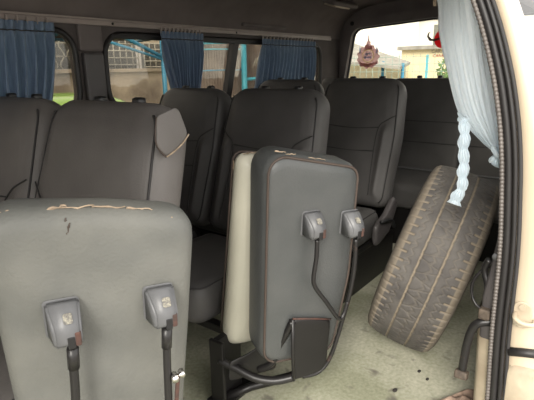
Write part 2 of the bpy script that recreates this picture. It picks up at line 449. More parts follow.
def strip(name, fs, m, parent=None, z0=-.1, z1=1.24, n=60):
    bm = bmesh.new(); A = []
    for i in range(n + 1):
        z = z0 + (z1 - z0) * i / n; A.append([bm.verts.new(Vector(f(z))) for f in fs])
    for a, b in zip(A[:-1], A[1:]):
        for k in range(len(fs) - 1): bm.faces.new((a[k], a[k + 1], b[k + 1], b[k]))
    return bm_obj(name, bm, m, parent)
# painted jamb facing forward plus outer quarter panel, one body shell
def outer(z): return ysm(z) - (.052 + .03 * max(0, min(1, (.95 - z) / .35)))
fs = [lambda z: (XJ - .002, ysm(z) + .004, z), lambda z: (XJ - .002, ysm(z) - .022, z), lambda z: (XJ - .008, ysm(z) - .027, z), lambda z: (XJ - .008, outer(z) + .008, z), lambda z: (XJ + .0, outer(z), z), lambda z: (XJ + .010, outer(z) - .002, z),
      lambda z: (XJ + .11, outer(z) + .005, z)]
jb = struct(strip('wall_near', fs, 'paint'))
rear_fs = [lambda z: (XJ + .11, outer(z) + .005, z), lambda z: (XJ + .8, outer(z) + .012, z), lambda z: (RX - .2, outer(z) + .03, z)]
strip('lower_panel', rear_fs, 'paint', jb, -.1, .79, 30); strip('upper_panel', rear_fs, 'paint', jb, 1.14, 1.24, 6)
strip('rear_panel', [lambda z: (RX - .2, outer(z) + .03, z), lambda z: (RX + .04, outer(z) + .035, z)], 'paint', jb, -.1, 1.24, 30)
qp = struct(empty('window_5')); strip('glass', [lambda z: (XJ + .11, outer(z) + .010, z), lambda z: (XJ + .8, outer(z) + .017, z), lambda z: (RX - .2, outer(z) + .035, z)], 'clear', qp, .79, 1.14, 16)
# groove and rocker bulge at the foot of the jamb
tubeobj('sill_groove', [(XJ - .010, ysm(.29) - .02, .292), (XJ - .011, .13, .300), (XJ - .011, .095, .308)], .011, 'rubber', jb, 8)
bm = bmesh.new(); pad(bm, rpoly([(.05, .12), (.166, .12), (.166, .262), (.05, .272)], .035), .05, .022, .006, F=lambda a, b, c: Vector((XJ + .006 - c, a, b))); bm_obj('sill_bulge', bm, 'paint_dirty', jb)
# striker: oval plate, two bolts, loop
st = empty('door_striker', Matrix.Translation((XJ - .010, .142, .392))); tag(st, 'oval metal door striker with worn loop on the champagne door jamb', 'latch')
bm = bmesh.new(); pad(bm, rpoly([(-.020, -.032), (.020, -.032), (.020, .034), (-.020, .034)], .019), .005, .002, 0, F=lambda a, b, c: Vector((-c, a, b)), N=48, rings=4); bm_obj('plate', bm, 'paint_dirty', st)
for z in (-.020, .022):
    bm = bmesh.new(); tube(bm, [(-.002, 0, z), (-.008, 0, z)], .008, 6); bm_obj('bolt', bm, 'paint_dirty', st, False)
tubeobj('striker_loop', catmull([(-.002, .014, .002), (-.024, .010, .0), (-.028, -.006, -.006), (-.020, -.026, -.008), (-.002, -.028, -.006)], 6), .0055, 'paint_dirty', st)
# door seal: rubber bead, lip and ribbed inner trim
seal = empty('door_seal', Matrix.Translation((XJ, .17, 0))); tag(seal, 'black rubber door seal with ribbed pale inner edge up the rear door pillar', 'door seal')
zs = [-.08 + 1.30 * i / 80 for i in range(81)]
tubeobj('rubber_bead', [(XJ - .012, ysm(z) + .006, z) for z in zs], .0085, 'rubber', seal, 10, world=True)
tubeobj('rubber_lip', [(XJ - .016, ysm(z) - .008, z) for z in zs], .0052, 'rubber', seal, 8, world=True)
tubeobj('outer_lip', [(XJ - .012, ysm(z) - .018, z) for z in zs], .0045, 'seam', seal, 8, world=True)
zr = [-.08 + 1.30 * i / 900 for i in range(901)]
tubeobj('ribbed_edge', [(XJ - .014, ysm(z) + .019, z) for z in zr], lambda i: .0052 + (.0007 if (i // 3) % 2 else -.0006), 'ribbed', seal, 8, world=True)
# inner pillar trim and lower body
def inn(z): return .030 + .022 * max(0, min(1, (.56 - z) / .15))
pil = struct(strip('trim_4', [lambda z: (XJ + .0, ysm(z) + .012, z), lambda z: (XJ + .002, ysm(z) + inn(z) - .006, z), lambda z: (XJ + .010, ysm(z) + inn(z), z), lambda z: (XJ + .09, ysm(z) + inn(z), z)], 'plastic_dark', z0=.30))
struct(strip('trim_5', [lambda z: (XJ + .0, ysm(z) + .012, z), lambda z: (XJ + .01, ysm(z) + .050, z), lambda z: (XJ + .05, ysm(z) + .066, z), lambda z: (XJ + .16, ysm(z) + .07, z)], 'paint_dirty', z0=0, z1=.36))
# near side inner wall behind the pillar, with the rear quarter window opening
TN = Matrix.Identity(4)
qw = rpoly([(1.26, .79), (2.95, .79), (2.95, 1.14), (1.26, 1.14)], .07)
bm = bmesh.new(); hole = (1.26, 2.95, .79, 1.14)
def wallstrip(x0, x1, z0, z1):
    A = []
    for k in range(31):
        z = z0 + (z1 - z0) * k / 30; A.append([bm.verts.new((x0, ysm(z) + .030, z)), bm.verts.new((x1, ysm(z) + .030, z))])
    for a, b in zip(A[:-1], A[1:]): bm.faces.new((a[0], a[1], b[1], b[0]))
wallstrip(XJ + .05, RX, 0, .79); wallstrip(XJ + .05, 1.26, .79, 1.14); wallstrip(2.95, RX, .79, 1.14); wallstrip(XJ + .05, RX, 1.14, 1.24)
struct(bm_obj('wall_near_lining', bm, 'wall'))
# header above the door opening and side above it
struct(strip('trim_6', [lambda z: (FX, .33 + (z - 1.2) * .35, z), lambda z: (XJ + .02, .33 + (z - 1.2) * .35, z)], 'trim_lite', z0=1.20, z1=1.33, n=4))

# bolt in the pillar trim
bm = bmesh.new(); tube(bm, [(XJ + .02, .213, .515), (XJ + .000, .213, .515)], .008, 12)
o = bm_obj('bolt', bm, 'bracket', pil)
# belt anchor loop and black bars at the pillar
gh = empty('grab_bar', Matrix.Translation((XJ, .25, .17))); tag(gh, 'bent black tube bar with rusty foot inside the door pillar', 'bar')
tubeobj('tube', catmull([(1.158, .262, .185), (1.155, .257, .26), (1.152, .247, .315), (1.15, .232, .338), (1.16, .205, .345)], 8), .0105, 'blackworn', gh, 12, world=True)
bm = bmesh.new(); box(bm, (1.155, .262, .178), (.028, .032, .022), .005, Matrix.Rotation(.3, 3, 'Y')); bm_obj('foot', bm, 'dirtymetal', gh, world=True)
lp = empty('seat_belt_loop', Matrix.Translation((1.17, .235, .40))); tag(lp, 'shiny black wire loop hanging on the inner door pillar', 'loop')
tubeobj('wire_loop', catmull([(1.175, .230, .480), (1.17, .252, .455), (1.168, .262, .425), (1.165, .258, .395), (1.16, .245, .378), (1.158, .232, .372)], 6), .004, 'blackmetal', lp, 8, world=True)
tubeobj('upright', catmull([(1.165, .229, .50), (1.17, .238, .47), (1.165, .226, .43), (1.165, .226, .37), (1.16, .22, .345)], 6), .008, 'blackmetal', lp, 8, world=True)
boxobj('clamp', (1.152, .222, .368), (.03, .026, .028), 'dirtymetal', lp, .005, world=True)

# ================================================================== ROW SEATS
def seat(name_unused, loc, hw, mv, top=.875, cush_top=.36, front=-.56, base='legs', lever=True, ws=0.0, cut=0.0):
    root = empty('van_seat', Matrix.Translation((loc[0], loc[1], 0)))
    # backrest frame: reclined plane
    rec = math.radians(18); z0 = cush_top - .03
    L = (top - z0) / math.cos(rec)
    xb = -math.tan(rec) * (top - z0)           # x of the back's foot so that its top is at x=0
    def F(a, b, c):                              # a = y, b = up the back, c = forward
        return Vector((xb + b * math.sin(rec) - c * math.cos(rec) + .055, a, z0 + b * math.cos(rec) + c * math.sin(rec)))
    out = rpoly([(-hw * .98, 0), (hw * .98, 0), (hw * 1.01, L * .55), (hw * .91, L), (-hw * .91, L), (-hw * 1.01, L * .55)], [.05, .05, .3, .07, .07, .3], 10)
    def hf(a, b):
        s = abs(a) / hw
        # wings of the lower back, fading toward the head area
        w = max(0, min(1, (L * .62 - ws + .10 * (s - .6) - b) / .05)); w = w * w * (3 - 2 * w)
        bol = max(0, 1 - abs(s - .80) / .2); bol = bol * bol * (3 - 2 * bol)
        head = math.exp(-((b - L * .80) / .09) ** 2) * .010
        return bol * w * .022 + head * (1 - s * .5)
    bm = bmesh.new(); pad(bm, out, .11, .042, .012, .01, 128, 22, hf, F); back = bm_obj('backrest', bm, mv, root)
    # seams following the surface
    def surf(a, b): 
        P = out; 
        s = max(abs(a) / hw, 0)
        d = min(hw - abs(a), L - b); e = max(0, min(1, d / .06))
        return .055 + .012 * e + hf(a, b) * e - .0015
    def seam(pts, r=.0022): 
        q = catmull([(a, b - (ws if b > L * .56 else 0), 0) for a, b in pts], 8)
        tubeobj('seam', [F(p.x, p.y, surf(p.x, p.y)) for p in q], r, 'seam', back, 6)
    seam([(-hw * .92, L * .70), (-hw * .74, L * .655), (-hw * .60, L * .60), (-hw * .57, L * .45), (-hw * .60, L * .2), (-hw * .62, .05)])
    seam([(hw * .92, L * .70), (hw * .74, L * .655), (hw * .60, L * .60), (hw * .57, L * .45), (hw * .60, L * .2), (hw * .62, .05)])
    seam([(-hw * .60, L * .60), (0, L * .585), (hw * .60, L * .60)])
    seam([(-hw * .56, L * .42), (0, L * .41), (hw * .56, L * .42)])
    for sg in (-1, 1):
        q = [p for p in resample(offset(out, .015), 160) if p.x * sg > hw * .80 and p.y < L * .985]
        q.sort(key=lambda p: p.y)
        bmx = bmesh.new(); tube(bmx, [F(p.x, p.y, .0465) for p in q], .0028, 6); bm_obj('piping', bmx, 'seam', back)
    # headrest sockets
    for dy in (-.075, .075):
        bm = bmesh.new(); c = F(dy, L, 0); box(bm, (c.x, c.y, c.z + .004), (.024, .028, .022), .007); bm_obj('headrest_socket', bm, 'nub', root, True)
    # cushion
    cx0, cx1 = front, xb + .02
    oc = rpoly([(cx0, -hw * .98 + cut), (cx1, -hw * .9 + cut), (cx1, hw * .9), (cx0, hw * .98)], [.06, .03, .03, .06], 8)
    def hc(a, b):
        s = abs(b) / hw; bol = max(0, 1 - abs(s - .82) / .2); return .012 * bol
    bm = bmesh.new(); pad(bm, oc, .135, .04, .012, 0, 112, 16, hc, lambda a, b, c: Vector((a, b, cush_top - .085 + c))); cu = bm_obj('seat_cushion', bm, mv, root)
    q = resample(offset(oc, .012), 140); tubeobj('piping', [(p.x, p.y, cush_top - .030) for p in q], .0028, 'seam', cu, 6, True)
    # frame under the cushion
    zb = cush_top - .155
    bm = bmesh.new()
    box(bm, ((cx0 + cx1) / 2 + .02, -hw * .8, zb - .012), (cx1 - cx0 - .10, .03, .028), .005)
    box(bm, ((cx0 + cx1) / 2 + .02, hw * .8, zb - .012), (cx1 - cx0 - .10, .03, .028), .005)
    box(bm, (cx0 + .08, 0, zb - .012), (.03, hw * 1.6, .026), .005); box(bm, (cx1 - .05, 0, zb - .012), (.03, hw * 1.6, .026), .005)
    bm_obj('seat_frame', bm, 'blackmetal', root, False)
    if base == 'legs':
        for x in (cx0 + .09, cx1 - .05):
            for y in (-hw * .8, hw * .8):
                boxobj('leg', (x, y, (zb - .02) / 2), (.05, .022, zb - .02), 'blackworn', root, .004)
    else:
        for y in (-hw * .8, hw * .8):
            boxobj('base_panel', ((cx0 + cx1) / 2 + .13, y, (zb - .02) / 2), (cx1 - cx0 + .12, .02, zb - .02), 'blackmetal', root, .004)  # black panel lengthened rearward to stand in for shade before the bench
    if lever:
        y = -hw - .012
        bm = bmesh.new(); pad(bm, rpoly([(cx1 - .13, cush_top - .16), (cx1 + .01, cush_top - .12), (cx1 + .09, cush_top - .01), (cx1 + .05, cush_top + .035), (cx1 - .03, cush_top - .03), (cx1 - .13, cush_top - .06)], .02), .026, .01, .002, F=lambda a, b, c: Vector((a, y - c, b)), N=60, rings=5)
        rc = bm_obj('recliner_cover', bm, 'plastic_dark', root)
        tubeobj('recliner_lever', catmull([(cx1 - .11, y - .02, cush_top - .045), (cx1 - .05, y - .028, cush_top - .05), (cx1 - .01, y - .028, cush_top - .065), (cx1 + .01, y - .030, cush_top - .095)], 5), .008, 'nub', rc, 8)
    return root

G = 'vinyl van seats facing the front'
# (x of back top, y, hw, material, label)
r1n = seat('', (.665, .995), .232, 'vinyl', lever=False, ws=.055, cut=.10); tag(r1n, 'grey vinyl seat with a torn side patch, right behind the nearest folded jump seat', 'seat', G)
r1f = seat('', (.665, 1.455), .216, 'vinyl', lever=False, ws=.055); tag(r1f, 'grey vinyl seat beside the first side window, cut off by the left picture edge', 'seat', G)
r2n = seat('', (1.44, 1.070), .224, 'vinyl_dark', top=.870, front=-.575, cut=.07); tag(r2n, 'dark grey vinyl seat just behind the cream and charcoal folded jump seat', 'seat', G)
r2f = seat('', (1.44, 1.507), .198, 'vinyl_dark', top=.868, front=-.575, lever=False); tag(r2f, 'dark grey vinyl window seat below the middle blue curtain', 'seat', G)
r3n = seat('', (2.09, 1.035), .212, 'vinyl_dark', top=.890, front=-.57, base='panel'); tag(r3n, 'dark vinyl seat with recliner lever, next left of the loose tyre', 'seat', G)
r3f = seat('', (2.09, 1.465), .210, 'vinyl_dark', top=.885, front=-.57, base='panel', lever=False); tag(r3f, 'dark vinyl window seat below the rearmost blue side curtain, only its top edge showing', 'seat', G)
# torn patch on the near side of the first seat's back
bm = bmesh.new(); pad(bm, rpoly([(.640, .860), (.700, .876), (.722, .812), (.655, .776), (.632, .800)], .015), .005, .002, .002, F=lambda a, b, c: Vector((a, .7705 - (.88 - b) * .06 - c, b)), N=60, rings=4)
pt = bm_obj('side_patch', bm, 'vinyl', r1n, world=True)
tubeobj('torn_edge', catmull([(.723, .765, .815), (.705, .763, .800), (.68, .762, .786), (.655, .762, .776)], 5), .0018, 'tear', pt, 6, world=True)
tubeobj('torn_fold', catmull([(.640, .767, .858), (.632, .765, .825), (.633, .763, .80), (.652, .762, .776)], 5), .0018, 'piping', pt, 6, world=True)

# rear bench
rb = empty('rear_bench', Matrix.Translation((2.85, 1.0, 0))); tag(rb, 'wide dark vinyl bench seat right under the rear window', 'bench seat')
edges = [.335, .762, 1.20, 1.70]
for a0, a1 in zip(edges[:-1], edges[1:]):
    c = (a0 + a1) / 2; h = (a1 - a0) / 2 - .002; L = .55; rc2 = math.radians(8)
    def F(a, b, cc, c=c): return Vector((2.79 + b * math.sin(rc2) - cc * math.cos(rc2), c + a, .33 + b * math.cos(rc2) + cc * math.sin(rc2)))
    out = rpoly([(-h, 0), (h, 0), (h, L), (-h, L)], [.02, .02, .028, .028], 5)
    bm = bmesh.new(); pad(bm, out, .10, .022, .014, 0, 96, 12, None, F); bk = bm_obj('backrest_section', bm, 'vinyl_dark', rb, world=True)
    for fr in (.55, .33):
        tubeobj('seam', [F(-h + .02 + (2 * h - .04) * k / 10, L * fr, .050 + .013 * (1 - abs(k / 5 - 1) ** 3)) for k in range(11)], .0024, 'seam', bk, 6, world=True)
for o in rb.children:
    for s2 in o.children: pass
oc = rpoly([(2.36, .345), (2.78, .345), (2.78, 1.69), (2.36, 1.69)], .05)
bm = bmesh.new(); pad(bm, oc, .14, .04, .008, 0, 120, 12, None, lambda a, b, c: Vector((a, b, .285 + c))); cu = bm_obj('seat_cushion', bm, 'vinyl_dark', rb, world=True)
boxobj('base_panel', (2.58, 1.0, .107), (.34, 1.25, .214), 'blackmetal', rb, .005, world=True)
tubeobj('seam', [(2.715, .42 + 1.2 * k / 10, .366) for k in range(11)], .005, 'bracket', cu, 6, world=True)
for y in (.49, .61, .93, 1.05):
    bm = bmesh.new(); box(bm, (2.868, y, .881), (.024, .028, .024), .007); bm_obj('headrest_socket', bm, 'nub', rb, world=True)

# ================================================================== FOLDED JUMP SEATS
def jmat(P, phi, lean):
    p, l = math.radians(phi), math.radians(lean)
    u = Vector((math.cos(p), -math.sin(p), 0)); n0 = Vector((-math.sin(p), -math.cos(p), 0))
    v = Vector((0, 0, math.cos(l))) + n0 * math.sin(l); n = u.cross(v)
    o = Vector(P) - v * (P[2] / v.z)
    return axes(o, u, v, n), P[2] / v.z

def housing(root, u, v, sx=.052, sy=.060):
    prof = [(0, -.5), (.030, -.5), (.038, -.47), (.041, -.34), (.041, -.06), (.034, .12), (.012, .46), (0, .5)]
    bm = bmesh.new(); A = [bm.verts.new((u - sx / 2 + p * .24, v + q * sy, p + .001)) for p, q in prof]; B = [bm.verts.new((u + sx / 2 - p * .06, v + q * sy, p + .001)) for p, q in prof]
    bm.faces.new(A); bm.faces.new(B[::-1])
    for k in range(len(prof)): bm.faces.new((A[k], A[(k + 1) % len(prof)], B[(k + 1) % len(prof)], B[k]))
    bmesh.ops.recalc_face_normals(bm, faces=bm.faces)
    bmesh.ops.bevel(bm, geom=[e for e in bm.edges if e.calc_face_angle(0) > .9], offset=.0035, segments=3, affect='EDGES')
    h = bm_obj('hinge_housing', bm, 'bracket', root)
    bm = bmesh.new(); pad(bm, rpoly([(-sx * .55, -sy * .52), (sx * .50, -sy * .50), (sx * .50, sy * .52), (-sx * .53, sy * .54)], .005), .002, .001, 0, N=40, rings=3, F=lambda a, b, c: Vector((u + a, v + b, .0015 + c))); bm_obj('flange', bm, 'bracket', h)
    boxobj('rusty_pivot', (u + sx * .33, v - sy * .26, .036), (sx * .18, sy * .40, .014), 'rust', h, .003)
    boxobj('slot', (u + sx * .14, v - sy * .34, .037), (sx * .22, sy * .34, .012), 'nub', h, .002)
    bm = bmesh.new(); pad(bm, rpoly([(-.0065, -.008), (.0065, -.008), (.0065, .008), (-.0065, .008)], .003), .0012, .0004, 0, N=24, rings=3, F=lambda a, b, c: Vector((u + .006 + a, v + sy * .24 + b * .7, .0315 - b * .72 + c)))
    bm_obj('worn_label', bm, 'label', h)
    return h

def tears(parent, specs, m='tear'):
    for (u, v, n, L, ang) in specs:
        pts = []
        for k in range(9):
            t = k / 8 - .5; pts.append((u + L * t * math.cos(ang) + random.uniform(-1, 1) * .0012, v + L * t * math.sin(ang) + random.uniform(-1, 1) * .0018, n))
        r = [.0007 + random.random() * .0016 for _ in range(9)]
        tubeobj('tear', pts, lambda i: r[i], m, parent, 6, flat=.6)

# --- second (cream and charcoal)
MT, off = jmat((.86, .69, .3), 28, 6)
j2 = empty('jump_seat', MT); tag(j2, 'folded jump seat with charcoal and cream pads, in the aisle near the tyre', 'jump seat', None)
out = rpoly([(.012, .170), (.240, .150), (.276, .40), (.276, .712), (.13, .745), (.008, .774)], [.055, .05, .3, .045, .3, .05], 8)
T2 = .118
bm = bmesh.new(); pad(bm, out, T2, .030, .006, .006, 140, 14, None, lambda a, b, c: Vector((a, b, c - T2 / 2 - .004))); slab = bm_obj('seat_pad', bm, 'vinyl_jump2', j2)
slab['label'] = 'charcoal vinyl pad with worn top edge'
P = resample(offset(out, .004), 160)
tubeobj('piping', [(p.x, p.y, -.0125) for p in resample(offset(out, .008), 160)], .0035, 'piping', slab, 6, True)
P = resample(offset(out, .012), 160)
out_c = rpoly([(-.040, .150), (.20, .15), (.24, .45), (.235, .68), (.03, .722), (-.028, .730)], [.04, .05, .3, .05, .1, .045], 8)
bm = bmesh.new(); pad(bm, out_c,   .076, .034, .008, .008, 140, 14, None, lambda a, b, c: Vector((a + (b - .2) * .05, b, c - T2 - .050))); cs = bm_obj('back_pad', bm, 'cream', j2)
cs['label'] = 'cream vinyl pad'
P = resample(offset(out_c, .003), 160)
tubeobj('piping', [(p.x + (p.y - .2) * .05, p.y, -.196) for p in P], .003, 'piping', cs, 6, True)
tears(cs, [(.035, .731, -.15, .05, 0), (-.002, .69, -.185, .03, 1.6)])
tears(slab, [(.05, .765, -.02, .03, -.2), (.075, .758, -.018, .025, -.2), (.15, .739, -.02, .05, -.2), (.245, .708, -.022, .025, -.6)])
h1 = housing(j2, .130, .583, .050, .062); h2 = housing(j2, .244, .568, .050, .062)
tubeobj('folding_leg', catmull([(.134, .548, .030), (.134, .50, .032), (.130, .445, .032), (.137, .415, .033), (.175, .36, .036), (.205, .315, .038), (.222, .300, .036), (.235, .315, .032), (.243, .345, .030)], 6), .0056, 'blackworn', j2, 10)
tubeobj('folding_leg', catmull([(.250, .53, .030), (.254, .45, .030), (.250, .37, .028), (.238, .29, .024), (.222, .20, .020), (.205, .145, .016), (.175, .118, .014), (.13, .118, .012)], 6), .0060, 'blackworn', j2, 10)
bm = bmesh.new(); pad(bm, rpoly([(.098, .120), (.200, .125), (.206, .285), (.090, .318)], .008, 3), .008, .003, 0, N=60, rings=6, F=lambda a, b, c: Vector((a, b, c + .010 + .03 * (.3 - b)))); bm_obj('mount_plate', bm, 'blackmetal', j2)
tubeobj('plate_edge', [(.088, .318, .012), (.092, .22, .014), (.098, .120, .017)], .005, 'blackworn', j2, 8)
tubeobj('plate_edge', [(.088, .320, .012), (.15, .303, .010), (.208, .286, .010)], .0028, 'rust', j2, 8)
tubeobj('mount_tube', catmull([(.10, .125, .010), (.055, .112, -.01), (.01, .112, -.04), (-.03, .125, -.08), (-.07, .14, -.12)], 6), .012, 'blackworn', j2, 10)
bm = bmesh.new(); tube(bm, catmull([(.09, .31, .008), (.07, .24, -.01), (.05, .17, -.02), (.02, .135, -.045)], 5), .010, 8); bm_obj('mount_tube', bm, 'blackmetal', j2)
bm = bmesh.new(); pad(bm, rpoly([(-.055, .085), (.095, .080), (.10, .200), (.0, .160), (-.05, .150)], .012, 3), .006, .002, 0, N=60, rings=5, F=lambda a, b, c: Vector((a, b, c - T2 + .03))); bm_obj('bracket_plate', bm, 'blackworn', j2)
# the post that carries it, standing on the floor (world coordinates)
boxobj('support_post', (.915, .858, .105), (.095, .022, .21), 'blackworn', j2, .004, world=True)
boxobj('support_post', (.862, .85, .105), (.012, .05, .21), 'blackmetal', j2, .003, world=True)
tubeobj('floor_brace', [(.88, .845, .014), (.95, .80, .03), (1.03, .72, .05), (1.06, .66, .09)], .013, 'blackmetal', j2, 8, world=True)
boxobj('post_foot', (.925, .85, .008), (.16, .07, .012), 'blackmetal', j2, .003, world=True)

# --- first (dusty grey green)
MT, off = jmat((.30, .70, .3), 28, 6)
j1 = empty('jump_seat', MT); tag(j1, 'folded jump seat with a dusty grey-green pad, filling the lower left of the picture', 'jump seat', None)
out = rpoly([(-.034, .17), (.222, .17), (.252, .50), (.270, .726), (.13, .754), (-.042, .775)], [.055, .05, .5, .045, .3, .045], 8)
bm = bmesh.new(); T1 = .085; pad(bm, out, T1, .030, .008, .006, 160, 18, lambda a, b: .0025 * math.sin(a * 37 + b * 22) * math.sin(b * 31), lambda a, b, c: Vector((a, b, c - T1 / 2 - .006))); slab1 = bm_obj('seat_pad', bm, 'vinyl_jump', j1)
P = resample(offset(out, .004), 160); tubeobj('piping', [(p.x, p.y, -.036) for p in P], .0032, 'piping', slab1, 6, True)
tears(slab1, [(.0, 0.763, -.026, .04, -.05), (.062, 0.762, -.024, .03, .1), (.085, 0.759, -.024, .06, -.05), (.135, 0.753, -.025, .05, -.15), (.18, 0.743, -.025, .04, -.2), (.067, 0.754, -.026, .014, .3), (.228, 0.718, -.016, .012, 1.4)])
tears(slab1, [(.073, 0.746, -.010, .010, 1.3), (.075, 0.734, -.006, .018, 1.2), (.234, 0.710, -.014, .010, 1.4)], 'piping')
housing(j1, .052, .594, .050, .062); housing(j1, .197, .587, .048, .060)
for (a, b) in ((.058, .55), (.200, .546)):
    s = -1 if a < .1 else 1
    if a < .1: q = [(a, b, .032), (a - .003, b - .06, .034), (a - .006, b - .115, .034), (a + .002, b - .15, .034), (a + .04, b - .21, .036), (a + .09, b - .255, .036), (a + .12, b - .24, .034)]
    else: q = [(a, b, .032), (a - .002, b - .06, .034), (a - .004, b - .16, .034), (a - .01, b - .24, .03), (a - .03, b - .34, .024), (a - .06, b - .40, .02), (a - .10, b - .42, .02)]
    tubeobj('folding_leg', catmull(q, 6), .0068, 'blackworn', j1, 10)
    tubeobj('leg_sleeve', [(a + .001, b + .008, .033), (a - .001, b - .028, .033)], .0088, 'blackworn', j1, 10)
bt = tubeobj('bolt', [(.207, .462, .036), (.207, .462, .052)], .0062, 'chrome', j1, 8)
tubeobj('bolt', [(.219, .466, .036), (.219, .466, .050)], .0052, 'chrome', j1, 8)
tubeobj('release_rod', catmull([(.213, .464, .044), (.211, .43, .040), (.207, .38, .038), (.20, .30, .034)], 4), .0038, 'rust', j1, 8)
bm = bmesh.new(); pad(bm, rpoly([(.098, .120), (.200, .125), (.206, .285), (.090, .318)], .008, 3), .008, .003, 0, N=60, rings=6, F=lambda a, b, c: Vector((a, b, c + .012))); bm_obj('mount_plate', bm, 'blackmetal', j1)
tubeobj('mount_tube', catmull([(.15, .13, .0), (.055, .10, -.02), (.01, .115, -.06), (-.03, .12, -.10)], 6), .014, 'blackmetal', j1, 10)
boxobj('support_post', (.36, .775, .06), (.06, .022, .12), 'blackmetal', j1, .004, world=True)

# ================================================================== TYRE
def tyre():
    R0, W = .309, .228; az, ln = math.radians(281.6), math.radians(17.4)
    A = Vector((math.cos(az) * math.cos(ln), math.sin(az) * math.cos(ln), -math.sin(ln)))
    up = (Vector((0, 0, 1)) - A * A.z).normalized(); s = A.cross(up)
    c = Vector((1.544, .483, .320))
    root_m = axes(c, s, up, A)
    prof = []      # (r, w, isTread)
    nT = 64
    for i in range(nT + 1):
        w = -.40 + .80 * i / nT; prof.append((R0 - .010 * (abs(w) / .4) ** 2.6, w, True))
    side = [(R0 - .018, .45), (R0 - .035, .482), (R0 - .065, .50), (R0 - .095, .485), (R0 - .120, .44), (.184, .40), (.178, .37), (.182, .34), (R0 - .11, .40), (R0 - .05, .45), (R0 - .028, .38), (R0 - .024, 0)]
    full = [(r, -w, False) for r, w in side[::-1]] + prof + [(r, w, False) for r, w in side[:-1]]
    N = 840; bm = bmesh.new(); dust = bm.verts.layers.float.new('dust'); rings = []
    def zig(x): x = x % 1; return abs(x * 2 - 1) * 2 - 1
    for k in range(N):
        th = 2 * PI * k / N; ph = k / N * 70; ring = []
        d = s * math.cos(th) + up * math.sin(th)
        for r, w, tr in full:
            g = 0.0
            if tr:
                for w0, gw, amp, dep in ((-.145, .007, .004, .006), (.130, .007, .004, .006)):
                    x = abs(w - w0 - amp * zig(ph)); g = max(g, (1 if x < gw else max(0, 1 - (x - gw) / .010)) * dep / .006)
                # shoulder slots
                if abs(w) > .315:
                    x = abs(((ph + .25 * (1 if w > 0 else -1)) % 1) - .5); t = max(0, 1 - max(0, x - .07) / .07); g = max(g, t)
                # zigzag sipes
                for w0 in (-.26, -.0, .02, .25):
                    x = abs(w - w0 - .028 * zig(ph + w0 * 3)); g = max(g, .60 * max(0, 1 - x / .013))
                if abs(w) < .31:
                    x = abs(((ph * 1.0 + w * 2.2 * (1 if int(ph) % 2 else -1)) % 1) - .5) ; g = max(g, .60 * max(0, 1 - x / .08)) if abs(abs(w) - .2) > .03 else g
            v = bm.verts.new(d * (r - .0065 * g) + A * (w * W))
            dd = g * (1.0 if g > .62 else .40)
            if not tr: dd = .45 if R0 - .06 < r < R0 - .012 else .2
            elif abs(w) > .385: dd = max(dd, .7)
            v[dust] = dd; ring.append(v)
        rings.append(ring)
    n = len(full)
    for k in range(N):
        a, b = rings[k], rings[(k + 1) % N]
        for i in range(n): bm.faces.new((a[i], a[(i + 1) % n], b[(i + 1) % n], b[i]))
    me_T = Matrix.Translation(c)
    o = bm_obj('spare_tyre', bm, 'tyre', None, True, T=None)
    o.location = c
    return o
ty = tyre(); tag(ty, 'worn dusty loose tyre leaning at the rear of the aisle by the door pillar', 'tyre')
# two pebbles caught in the tread are specks; floor debris

# ================================================================== CURTAINS
def pleated(name, label, x0t, x1t, x0b, x1b, zt, zb, pleats, mname='curtain', grp='far curtains', tie=None):
    root = empty('curtain', Matrix.Translation(((x0t + x1t) / 2, 1.69, zt))); tag(root, label, 'curtain', 'blue curtains on the far side windows')
    bm = bmesh.new(); nu, nv = pleats * 12, 40; A = []
    rnd = [random.uniform(.6, 1.35) for _ in range(pleats + 2)]; ph = [random.uniform(-.5, .5) for _ in range(pleats + 2)]
    for j in range(nv + 1):
        v = j / nv; z = zt + (zb - zt) * v; row = []
        k = v ** 1.3
        a, b = x0t + (x0b - x0t) * k, x1t + (x1b - x1t) * k
        for i in range(nu + 1):
            u = i / nu; q = u * pleats; m = int(q); am = rnd[m] * (1 - (q - m)) + rnd[m + 1] * (q - m)
            dep = (.008 + .011 * min(1, v * 3)) * am
            if abs(v - .10) < .03: dep *= .55
            y = 1.695 + dep * math.sin(2 * PI * q + ph[m] * v) + .004 * math.sin(9 * u + 5 * v)
            row.append(bm.verts.new((a + (b - a) * u + .004 * math.sin(2 * PI * q * 2 + 3 * v) * v, y, z)))
        A.append(row)
    for r0, r1 in zip(A[:-1], A[1:]):
        for i in range(nu): bm.faces.new((r0[i], r0[i + 1], r1[i + 1], r1[i]))
    cl = bm_obj('cloth', bm, mname, root, world=True)
    z = zt + (zb - zt) * .10
    bm = bmesh.new()
    tube(bm, [(x0t + (x1t - x0t) * i / (pleats * 4), 1.690 + .0055 * math.sin(2 * PI * i / 4), z + random.uniform(-.001, .001)) for i in range(pleats * 4 + 1)], .0022, 6)
    bm_obj('header_stitching', bm, 'seam', root, world=True)
    nh = max(6, pleats)
    hook = None
    for i in range(nh):
        x = x0t + (x1t - x0t) * (i + .5) / nh
        if hook is None:
            bm = bmesh.new(); box(bm, (0, 0, 0), (.008, .010, .026), .003); hook = bm_obj('hook', bm, 'rail', root)
            h = hook
        else:
            h = hook.copy(); COL.objects.link(h)
        h.parent = root; h.location = Vector((x, 1.706, zt + .004)) - root.location
    return root
pleated('c', 'blue pleated curtain at the first side window, at the left picture edge', .42, .985, .46, .925, 1.118, .80, 16)
pleated('c', 'narrow blue pleated curtain over the middle of the far side, above the window seat', 1.474, 1.735, 1.535, 1.672, 1.112, .80, 11)
pleated('c', 'wide dark blue pleated curtain at the rearmost side window by the corner', 2.196, 2.745, 2.10, 2.71, 1.106, .79, 16)

